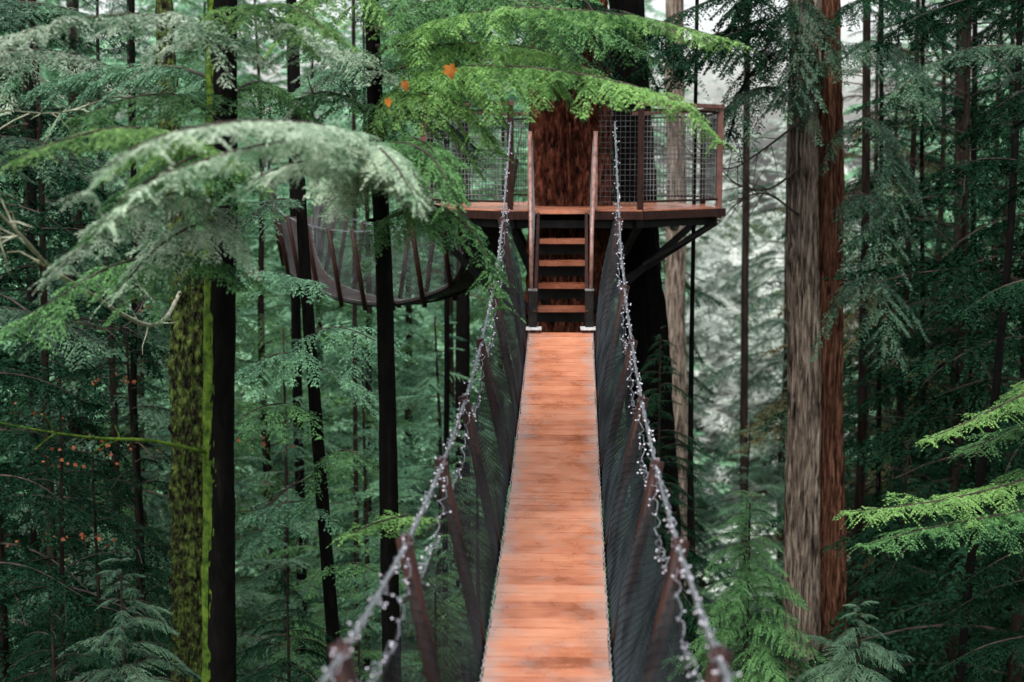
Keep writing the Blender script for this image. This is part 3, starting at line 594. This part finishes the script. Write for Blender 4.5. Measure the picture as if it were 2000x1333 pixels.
# ------------------------------------------------------------------ suspension bridges
def zdeck(Y): return Z0-2.409+.01167*(Y-5)**2
def zcab(Y):
    if Y < 11.0: return Z0-1.475+.0187*(Y-6.3)**2
    return Z0+float(np.interp(Y, [11,11.36,12.3,13.1,13.9,14.6],[-1.062,-.985,-.74,-.40,.05,.45]))
def make_bridge(root, C0, cab, drop, posts, hw=.30, tw=.525, cell=.045, rows=20, netmat='net', sr=.0016, deck_rng=None, hw_net=.325, dmat='deck'):
    C0 = np.asarray(C0); T = nrm(np.gradient(C0, axis=0)); S = nrm(np.cross(T, UP))
    s = np.concatenate([[0], np.cumsum(np.linalg.norm(np.diff(C0, axis=0), axis=1))])
    def cen(u): return np.stack([np.interp(u, s, C0[:,k]) for k in range(3)], -1)
    def sid(u): return nrm(np.stack([np.interp(u, s, S[:,k]) for k in range(3)], -1))
    tot = s[-1] if deck_rng is None else deck_rng
    V, Fs, sh, ed = [], [], [], []
    u = 0; pw = .128; k = 0
    r = np.random.RandomState(3)
    while u+pw < tot:
        gap = .005 if k % 11 else .014
        rnd = r.rand(); dz = r.normal(0, .001); off = r.normal(0, .002)
        a, b = u+gap/2, u+pw-gap/2
        xs_ = np.linspace(-hw, hw, 9); base = len(V)
        for uu in (a, b):
            c = cen(uu); sd = sid(uu)
            for zz in (0, -.035):
                for x in xs_:
                    V.append(c+sd*(x+off)+UP*(zz+dz)); sh.append(rnd); ed.append(max(0, (abs(x)/hw-.62)/.38))
        for i in range(8):
            A = base+i
            Fs += [(A, A+1, A+19, A+18), (A+9, A+27, A+28, A+10), (A, A+9, A+10, A+1), (A+18, A+19, A+28, A+27)]
        Fs += [(base, base+18, base+27, base+9), (base+8, base+17, base+35, base+26)]
        u += pw; k += 1
    d = quads('deck', V, M[dmat], root, Fs)
    for nm, arr in (('shade', sh), ('edge', ed)):
        at_ = d.data.attributes.new(nm, 'FLOAT', 'POINT'); at_.data.foreach_set('value', np.array(arr, dtype=np.float32))
    res = {}
    uu = np.arange(0, s[-1], .05)
    for sg in (-1, 1):
        cb = np.interp(uu, s, cab); P = cen(uu)+sid(uu)*(sg*tw)+UP*cb[:,None]
        mb = MB(); mb.tube(P, .0075, 7); mb.build('handrail_cable', M['steel'], root, True)
        ud = uu[uu < tot]
        mb = MB(); mb.tube(cen(ud)+sid(ud)*(sg*(hw-.04))-UP*.055, .018, 6); mb.build('deck_cable', M['dsteel'], root, True)
        def net(u, v):
            u = np.clip(u, 0, s[-1]); c = cen(u); sd = sid(u)
            top = np.interp(u, s, cab)-drop(u)
            lat = hw_net+(tw-.015-hw_net)*v-.035*np.sin(math.pi*v)
            z = -.045+(top+.045)*v
            return c+sd*(sg*lat)[...,None]+UP*z[...,None]
        K = int(tot/cell); allV = []
        j = np.arange(rows+1); v = j/rows
        for dr in (1, -1):
            for k in range(-rows if dr == 1 else 0, K if dr == 1 else K+rows):
                uq = (k+dr*j)*cell; ok = (uq >= 0) & (uq <= tot)
                if ok.sum() < 2: continue
                Pn = net(uq[ok], v[ok]); Tn = nrm(np.gradient(Pn, axis=0))
                n1 = nrm(np.cross(Tn, np.array([sg*1., .1, 0]))); n2 = np.cross(Tn, n1)
                rings = [Pn+sr*(math.cos(a)*n1+math.sin(a)*n2) for a in (0, 2.094, 4.189)]
                for q in range(3):
                    A, B = rings[q], rings[(q+1)%3]
                    allV.append(np.stack([A[:-1], B[:-1], B[1:], A[1:]], 1).reshape(-1,3))
        quads('netting', np.concatenate(allV), M[netmat], root)
        ut = ud; Pt = net(ut, np.ones(len(ut))); mb = MB(); mb.tube(Pt, .004, 5); mb.build('net_rope', M['dsteel'], root, True)
        mb = MB(); ul = np.arange(0, tot, .03)
        lat = hw+.006+.004*np.sin(np.arange(len(ul))*2.1); Pl = cen(ul)+sid(ul)*(sg*lat)[:,None]+UP*(.002+.004*np.cos(np.arange(len(ul))*2.1))[:,None]
        mb.tube(Pl, .0024, 4); mb.build('edge_lacing', M['lace'], root, True)
        for up_ in posts:
            if up_ > s[-1]: continue
            c = cen(up_); sd = sid(up_); h = np.interp(up_, s, cab)
            lo = c+sd*(sg*(hw+.02))-UP*.12; hi = c+sd*(sg*(tw+.012))+UP*(h+.02)
            mb = MB(); mb.tube([lo, lo+(hi-lo)*.5, hi], .032, 10)
            po = mb.build('post', M['post'], root, True)
            mb = MB(); ca = c+sd*(sg*tw)+UP*h; tt = T[min(len(T)-1, int(up_/s[-1]*(len(T)-1)))]
            mb.beam(ca-tt*.028, ca+tt*.028, .030, .022)
            for e in (-.018, .018):
                mb.tube([ca+tt*e+sd*.012*sg, ca+tt*e+sd*.012*sg+UP*.032], .005, 6); mb.tube([ca+tt*e-sd*.012*sg, ca+tt*e-sd*.012*sg+UP*.026], .005, 6)
                mb.tube([ca+tt*e-sd*.026, ca+tt*e+sd*.026], .005, 6)
            mb.build('clamp', M['bolt'], po)
        res[sg] = (P, Pt, uu)
    return res
def cxf(Y): return -.117+.0433*Y
Ys = np.arange(-2, 14.56, .05)
deckC = np.array([(cxf(y), y, zdeck(min(y, 13.5))) for y in Ys]); cabH = np.array([zcab(y)-zdeck(min(y, 13.5)) for y in Ys])
ds = np.concatenate([[0], np.cumsum(np.linalg.norm(np.diff(deckC, axis=0), axis=1))])
u_of = lambda y: float(np.interp(y, Ys, ds))
br = thing('suspension_bridge', 'narrow suspension footbridge of wet orange planks between black nets, leading to the stairs', 'bridge')
pY = [.84, 2.34, 3.84, 5.36, 6.88, 8.36, 9.86, 11.36, 12.86]
pU = [u_of(y) for y in pY]
y_of = lambda u: np.interp(u, ds, Ys)
main = make_bridge(br, deckC, cabH, lambda u: .12+.15*np.abs(np.sin(math.pi*(y_of(u)-3.84)/1.505)), pU, deck_rng=u_of(13.5), cell=.085, rows=16, sr=.0027)
# side bridge
sp = curve([(-.25,17.5,Z0-.50), at(925,530,17.9), at(860,572,18.4), at(780,588,19.0), at(710,582,19.7), at(650,564,20.4), at(606,536,21.2), at(584,490,22.2), at(578,420,23.2)], 160)
n = len(sp); hh = np.interp(np.linspace(0,1,n), [0,.1,.3,.8,1],[1.0,.98,.95,.95,1.0])
L2 = np.sum(np.linalg.norm(np.diff(sp, axis=0), axis=1))
br2 = thing('suspension_bridge', 'second rope bridge sagging away from the platform to the left, with grey netting', 'bridge')
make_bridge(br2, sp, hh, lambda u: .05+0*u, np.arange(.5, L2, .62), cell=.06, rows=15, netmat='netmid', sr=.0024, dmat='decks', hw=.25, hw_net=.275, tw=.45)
t8 = thing('fir_tree', 'dim trunk holding the far end of the side bridge, mostly hidden by leaves', 'tree')
e = sp[-1]
trunk_mesh('trunk', [(e[0]-.1,e[1]+.5,-.3),(e[0]-.1,e[1]+.5,26)], [.10,.07], M['black'], t8, seg=20, dz=.3, amp=.1, fu=8, fz=.5, mode='furrow', zband=(8,20))

# fairy lights
for sg, lb in ((-1, 'string of tiny white lights twisted along the left bridge cable'), (1, 'string of tiny white lights twisted along the right bridge cable')):
    P, Pt, uu = main[sg]; ft = thing('string_lights', lb, 'string lights'); r = np.random.RandomState(50+sg)
    bulbs = []
    for q, base in enumerate((P, Pt)):
        sel = [i for i in range(len(base)) if 2.6 < base[i][1] < 14.6]
        B = base[sel]; B = np.stack([np.interp(np.linspace(0, 1, len(B)*2), np.linspace(0, 1, len(B)), B[:,k]) for k in range(3)], 1)
        k = np.arange(len(B)); amp = .014
        if q == 1: B = B+np.stack([0*k, 0*k, .05*np.abs(np.sin(k*.105))], 1)
        W = B+np.stack([amp*np.cos(k*1.3)+r.normal(0,.005,len(k)), r.normal(0,.008,len(k)), amp*np.sin(k*1.3)+r.normal(0,.007,len(k))], 1)
        mb = MB(); mb.tube(W, .0020, 4)
        for i in range(0, len(W), 3):
            for z_ in range(2):
                if r.rand() < (.35 if q == 0 else .45): continue
                e = W[i]+r.normal(0, .012, 3); mb.tube([W[i], (W[i]+e)/2+r.normal(0,.003,3), e], .0015, 3); bulbs.append(e)
        mb.build('wire', M['wire'], ft)
    bulbs.sort(key=lambda p: p[1]); bulbs = [b for b in bulbs if b[1] > 3.6]
    mb = MB(); mb.sphere((0,0,0), .0042, 7, 5); o = mb.build('bulb', M['bulb'], ft, True, loc=tuple(bulbs[0]))
    for b in bulbs[1:99]:
        c = o.copy(); C.objects.link(c); c.location = tuple(b); c.parent = ft
    mb = MB()
    for b in bulbs[99:]: mb.sphere(b, .0056, 6, 4)
    tag(mb.build('bulbs', M['bulb'], ft, True), kind='stuff')

# ------------------------------------------------------------------ tree platform
pc = np.array([.65, 16.3]); ap = 1.65; Zp = Z0-.47
Rc = ap/math.cos(math.pi/8)
cor = [np.array([pc[0]+Rc*math.cos(a), pc[1]+Rc*math.sin(a)]) for a in [math.radians(-112.5+45*k) for k in range(8)]]
pf = thing('tree_platform', 'octagonal wooden viewing platform with mesh railings built around the big reddish trunk', 'platform')
V, Fs, sh, ed = [], [], [], []
r = np.random.RandomState(9); y = pc[1]-ap
while y < pc[1]+ap-.01:
    y2 = min(y+.138, pc[1]+ap)
    def hx(yy):
        d = abs(yy-pc[1]); hs = ap*math.tan(math.pi/8); return ap if d < hs else ap-(d-hs)
    b = len(V); rnd = r.rand()
    for zz in (0, -.04):
        for yy in (y, y2):
            w = hx(yy)
            V += [(pc[0]-w, yy, Zp+zz), (pc[0]+w, yy, Zp+zz)]; sh += [rnd]*2; ed += [.1]*2
    Fs += [(b, b+1, b+3, b+2), (b+4, b+6, b+7, b+5), (b, b+4, b+5, b+1), (b+2, b+3, b+7, b+6), (b, b+2, b+6, b+4), (b+1, b+5, b+7, b+3)]
    y += .144
fl = quads('floor', V, M['deck'], pf, Fs)
for nm, arr in (('shade', sh), ('edge', ed)):
    a_ = fl.data.attributes.new(nm, 'FLOAT', 'POINT'); a_.data.foreach_set('value', np.array(arr, dtype=np.float32))
def c3(k, z, out=0):
    c = cor[k % 8]; d = (c-pc)/np.linalg.norm(c-pc); c = c+d*out; return np.array([c[0], c[1], z])
for k in range(8):
    if k == 0:
        for (xa, xb) in ((cor[0][0]-.01, .24), (.80, cor[1][0]+.01)):
            mb = MB(); mb.beam((xa, pc[1]-ap-.01, Zp-.055), (xb, pc[1]-ap-.01, Zp-.055), .04, .085); mb.build('fascia', M['post'], pf)
    else:
        mb = MB(); mb.beam(c3(k, Zp-.055, .02), c3(k+1, Zp-.055, .02), .04, .085); mb.build('fascia', M['post'], pf)
    mb2 = MB(); mb2.beam(c3(k, Zp-.15, -.16), c3(k+1, Zp-.15, -.16), .06, .08)
    mb2.beam((pc[0], pc[1], Zp-.13), c3(k, Zp-.13, -.06), .07, .14); mb2.build('joist', M['dsteel'], pf)
for k in range(8):
    mb = MB(); mb.beam(c3(k, Zp-.12, -.04), c3(k, Zp+1.06, -.04), .062, .062); po = mb.build('rail_post', M['rail'] if k in (2,7) else M['post'], pf)
    if k == 0: continue
    q = k
    mb = MB(); mb.beam(c3(q, Zp+1.085, -.04), c3(q+1, Zp+1.085, -.04), .10, .04); mb.build('top_rail', M['rail'], pf)
    mb = MB(); a, b = c3(q, 0, -.04), c3(q+1, 0, -.04); Lp = np.linalg.norm(b-a); d = (b-a)/Lp
    for i in range(int(Lp/.055)+1):
        p = a+d*min(.05+i*.055, Lp-.04); mb.tube([p+UP*(Zp+.09), p+UP*(Zp+1.02)], .003, 4)
    for i in range(18):
        z = Zp+.09+i*.0547; mb.tube([a+d*.04+UP*z, b-d*.04+UP*z], .003, 4)
    mb.build('mesh_panel', M['netgrey' if q in (1,7) else 'netmid'], pf)
    mb = MB()
    for z in (Zp+.085, Zp+1.025): mb.tube([a+d*.03+UP*z, b-d*.03+UP*z], .013, 6)
    mb.build('panel_frame', M['post'], pf, True)
for (xa, xb) in ((cor[0][0], .17), (.86, cor[1][0])):
    mb = MB(); yy = pc[1]-ap+.04
    for i in range(int((xb-xa)/.05)): mb.tube([(xa+.05+i*.05, yy, Zp+.05), (xa+.05+i*.05, yy, Zp+1.0)], .0026, 4)
    for i in range(18): mb.tube([(xa+.02, yy, Zp+.08+i*.055), (xb-.02, yy, Zp+.08+i*.055)], .0026, 4)
    mb.build('mesh_panel', M['netmid'], pf)
for (a, zlo) in ((7, -1.6), (2, -1.15), (0, -1.5), (1, -1.5), (3, -1.3), (6, -1.4), (4,-1.4),(5,-1.4)):
    p = c3(a, Zp-.16, -.06); d = np.array([pc[0], pc[1], 0])-np.array([p[0], p[1], 0]); d /= np.linalg.norm(d)
    q = np.array([pc[0], pc[1], Z0+zlo-.3])-d*.45
    mb = MB(); mb.beam(p, q, .05, .07); mb.build('brace', M['dsteel'], pf)
mb = MB(); mb.beam(c3(2, Zp-.20, -.1), np.array([1.45, 15.7, Z0-1.1]), .035, .035); mb.build('cross_brace', M['dsteel'], pf)
mb = MB(); mb.beam(c3(7, Zp-.2, -.3), np.array([.35,15.9,Z0-1.75]), .035, .035); mb.build('cross_brace', M['dsteel'], pf)
p = at(1316,438,15.4); mb = MB(); mb.tube([p+np.array([0,.03,0]), p+np.array([0,-.05,-.02])], [.03,.055], 14); mb.tube([p, p+UP*.1], .012, 6)
tag(mb.build('spotlight', M['galv'], None, True), 'small round spotlight fixed under the right side of the platform', 'light')

# big fir through the platform
bf = thing('fir_tree', 'massive red-brown fir trunk rising through the middle of the platform', 'tree')
trunk_mesh('trunk', [(.63,16.3,-.4),(.61,16.3,10),(.60,16.3,15.5),(.63,16.3,24)], [.62,.54,.47,.40], M['fir'], bf, seg=220, dz=.035, amp=.15, fu=10, fz=1.1, mode='furrow', zband=(11,18), seed=3)
for i, (pts, mt) in enumerate([([(1100,20,16),(1020,-10,15.2),(920,30,14.8),(850,120,14.6)],'hem'), ([(1120,40,16),(1200,20,15.2),(1290,60,14.9),(1350,150,14.8)],'deep'), ([(1110,-10,15.9),(1090,0,15.1),(1060,60,14.9),(1040,150,14.9)],'hem'), ([(1130,0,15.9),(1150,10,15.1),(1180,70,14.9),(1190,160,14.9)],'deep')]):
    bough(bf, pts, .7, mt, 1.0, 240+i, k=1.6, Ls=.16)
t9 = thing('fir_tree', 'dark shaded trunk standing close behind the big reddish trunk, right of the stairs', 'tree')
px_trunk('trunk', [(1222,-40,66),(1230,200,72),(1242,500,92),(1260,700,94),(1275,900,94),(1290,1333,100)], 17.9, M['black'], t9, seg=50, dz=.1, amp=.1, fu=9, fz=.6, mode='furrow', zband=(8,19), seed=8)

# ------------------------------------------------------------------ stairs
st = thing('wooden_stairs', 'short open stairs with orange treads rising from the bridge deck to the platform', 'stairs')
sx = lambda Y, l: np.array([cxf(Y)+l, Y, 0])
for i in range(4):
    Yt = 13.66+.235*i; z = Z0-1.574+.205*(i+1)
    mb = MB(); mb.box((cxf(Yt), Yt+.02, z-.02), (.46, .23, .045)); o = mb.build('tread', M['treads'], st)
    a_ = o.data.attributes.new('shade', 'FLOAT', 'POINT'); a_.data.foreach_set('value', np.full(8, .3*i, dtype=np.float32))
    mb = MB(); mb.box((cxf(Yt), Yt+.12, z-.10), (.46, .02, .12)); mb.build('shade_backing', M['dsteel'], st)  # added dark sheet stands in for deep shade behind the open tread
for sg in (-1, 1):
    mb = MB(); mb.beam(sx(13.5, sg*.245)+UP*(Z0-1.46), sx(14.62, sg*.245)+UP*(Zp-.09), .03, .17); mb.build('stringer', M['post'], st)
    mb = MB(); mb.beam(sx(13.5, sg*.27)+UP*(Z0-1.56), sx(13.5, sg*.27)+UP*(Z0-1.20), .075, .075); mb.build('base_post', M['dsteel'], st)
    mb = MB(); mb.box(sx(13.5, sg*.27)+UP*(Z0-1.19), (.085, .085, .016)); mb.build('post_cap', M['galv'], st)
    mb = MB(); mb.box(sx(13.44, sg*.27)+UP*(Z0-1.552), (.17, .20, .014)); mb.build('base_plate', M['white'], st)
    P = [sx(13.5, sg*.285)+UP*(Z0-1.22), sx(13.55, sg*.29)+UP*(Z0-.62), sx(14.05, sg*.31)+UP*(Z0-.25), sx(14.6, sg*.335)+UP*(Z0+.28)]
    mb = MB(); mb.tube(P, .019, 8); mb.build('handrail', M['prail'], st, True)
    mb = MB(); mb.beam(sx(14.62, sg*.335)+UP*(Zp), sx(14.62, sg*.335)+UP*(Z0+.33), .042, .042); mb.build('rail_post', M['prail'], st)
    mb = MB()
    for i in range(14):
        f = i/13; Yt = 13.56+f*1.0; zt = float(np.interp(Yt, [13.5,13.55,14.05,14.6],[-1.2,-.62,-.25,.28])); zb = -1.4+f*.87
        mb.tube([sx(Yt, sg*.28)+UP*(Z0+zb), sx(Yt, sg*.305)+UP*(Z0+zt)], .0022, 4)
    for i in range(1, 10):
        f = i/10
        mb.tube([sx(13.56, sg*.285)+UP*(Z0-1.4+f*.75), sx(14.56, sg*.31)+UP*(Z0-.53+f*.8)], .0022, 4)
    mb.build('mesh_panel', M['netgrey'], st)

# ------------------------------------------------------------------ light, sky, camera
w = bpy.data.worlds.new("World"); bpy.context.scene.world = w; w.use_nodes = True
nt = w.node_tree; N = nt.nodes; Lk = nt.links; N.clear()
sky = N.new('ShaderNodeTexSky'); sky.sky_type = 'NISHITA'; sky.sun_disc = False
el, rot = math.radians(58), math.radians(200)
sky.sun_elevation = el; sky.sun_rotation = rot; sky.dust_density = 4; sky.air_density = 1.2; sky.ozone_density = 1
hs = N.new('ShaderNodeHueSaturation'); hs.inputs['Saturation'].default_value = .3; hs.inputs['Value'].default_value = 2.2
bg = N.new('ShaderNodeBackground'); bg.inputs['Strength'].default_value = .15
ow = N.new('ShaderNodeOutputWorld'); Lk.new(sky.outputs[0], hs.inputs['Color']); Lk.new(hs.outputs[0], bg.inputs['Color']); Lk.new(bg.outputs[0], ow.inputs['Surface'])
sl = bpy.data.lights.new('sun', 'SUN'); sl.energy = 1.5; sl.angle = math.radians(14); sl.color = (1, .97, .92)
so = bpy.data.objects.new('sun', sl); C.objects.link(so)
sd = Vector((math.sin(rot)*math.cos(el), math.cos(rot)*math.cos(el), math.sin(el)))
so.rotation_euler = sd.to_track_quat('Z', 'Y').to_euler()
cd = bpy.data.cameras.new('camera'); cd.lens = 50; cd.sensor_width = 36; cd.clip_end = 1000
cd.dof.use_dof = True; cd.dof.focus_distance = 11.0; cd.dof.aperture_fstop = 1.8
co = bpy.data.objects.new('camera', cd); C.objects.link(co); co.location = (0, 0, Z0); co.rotation_euler = (math.pi/2-TH, 0, 0)
bpy.context.scene.camera = co
sc = bpy.context.scene; sc.view_settings.view_transform = 'Standard'; sc.view_settings.look = 'None'; sc.view_settings.exposure = 0
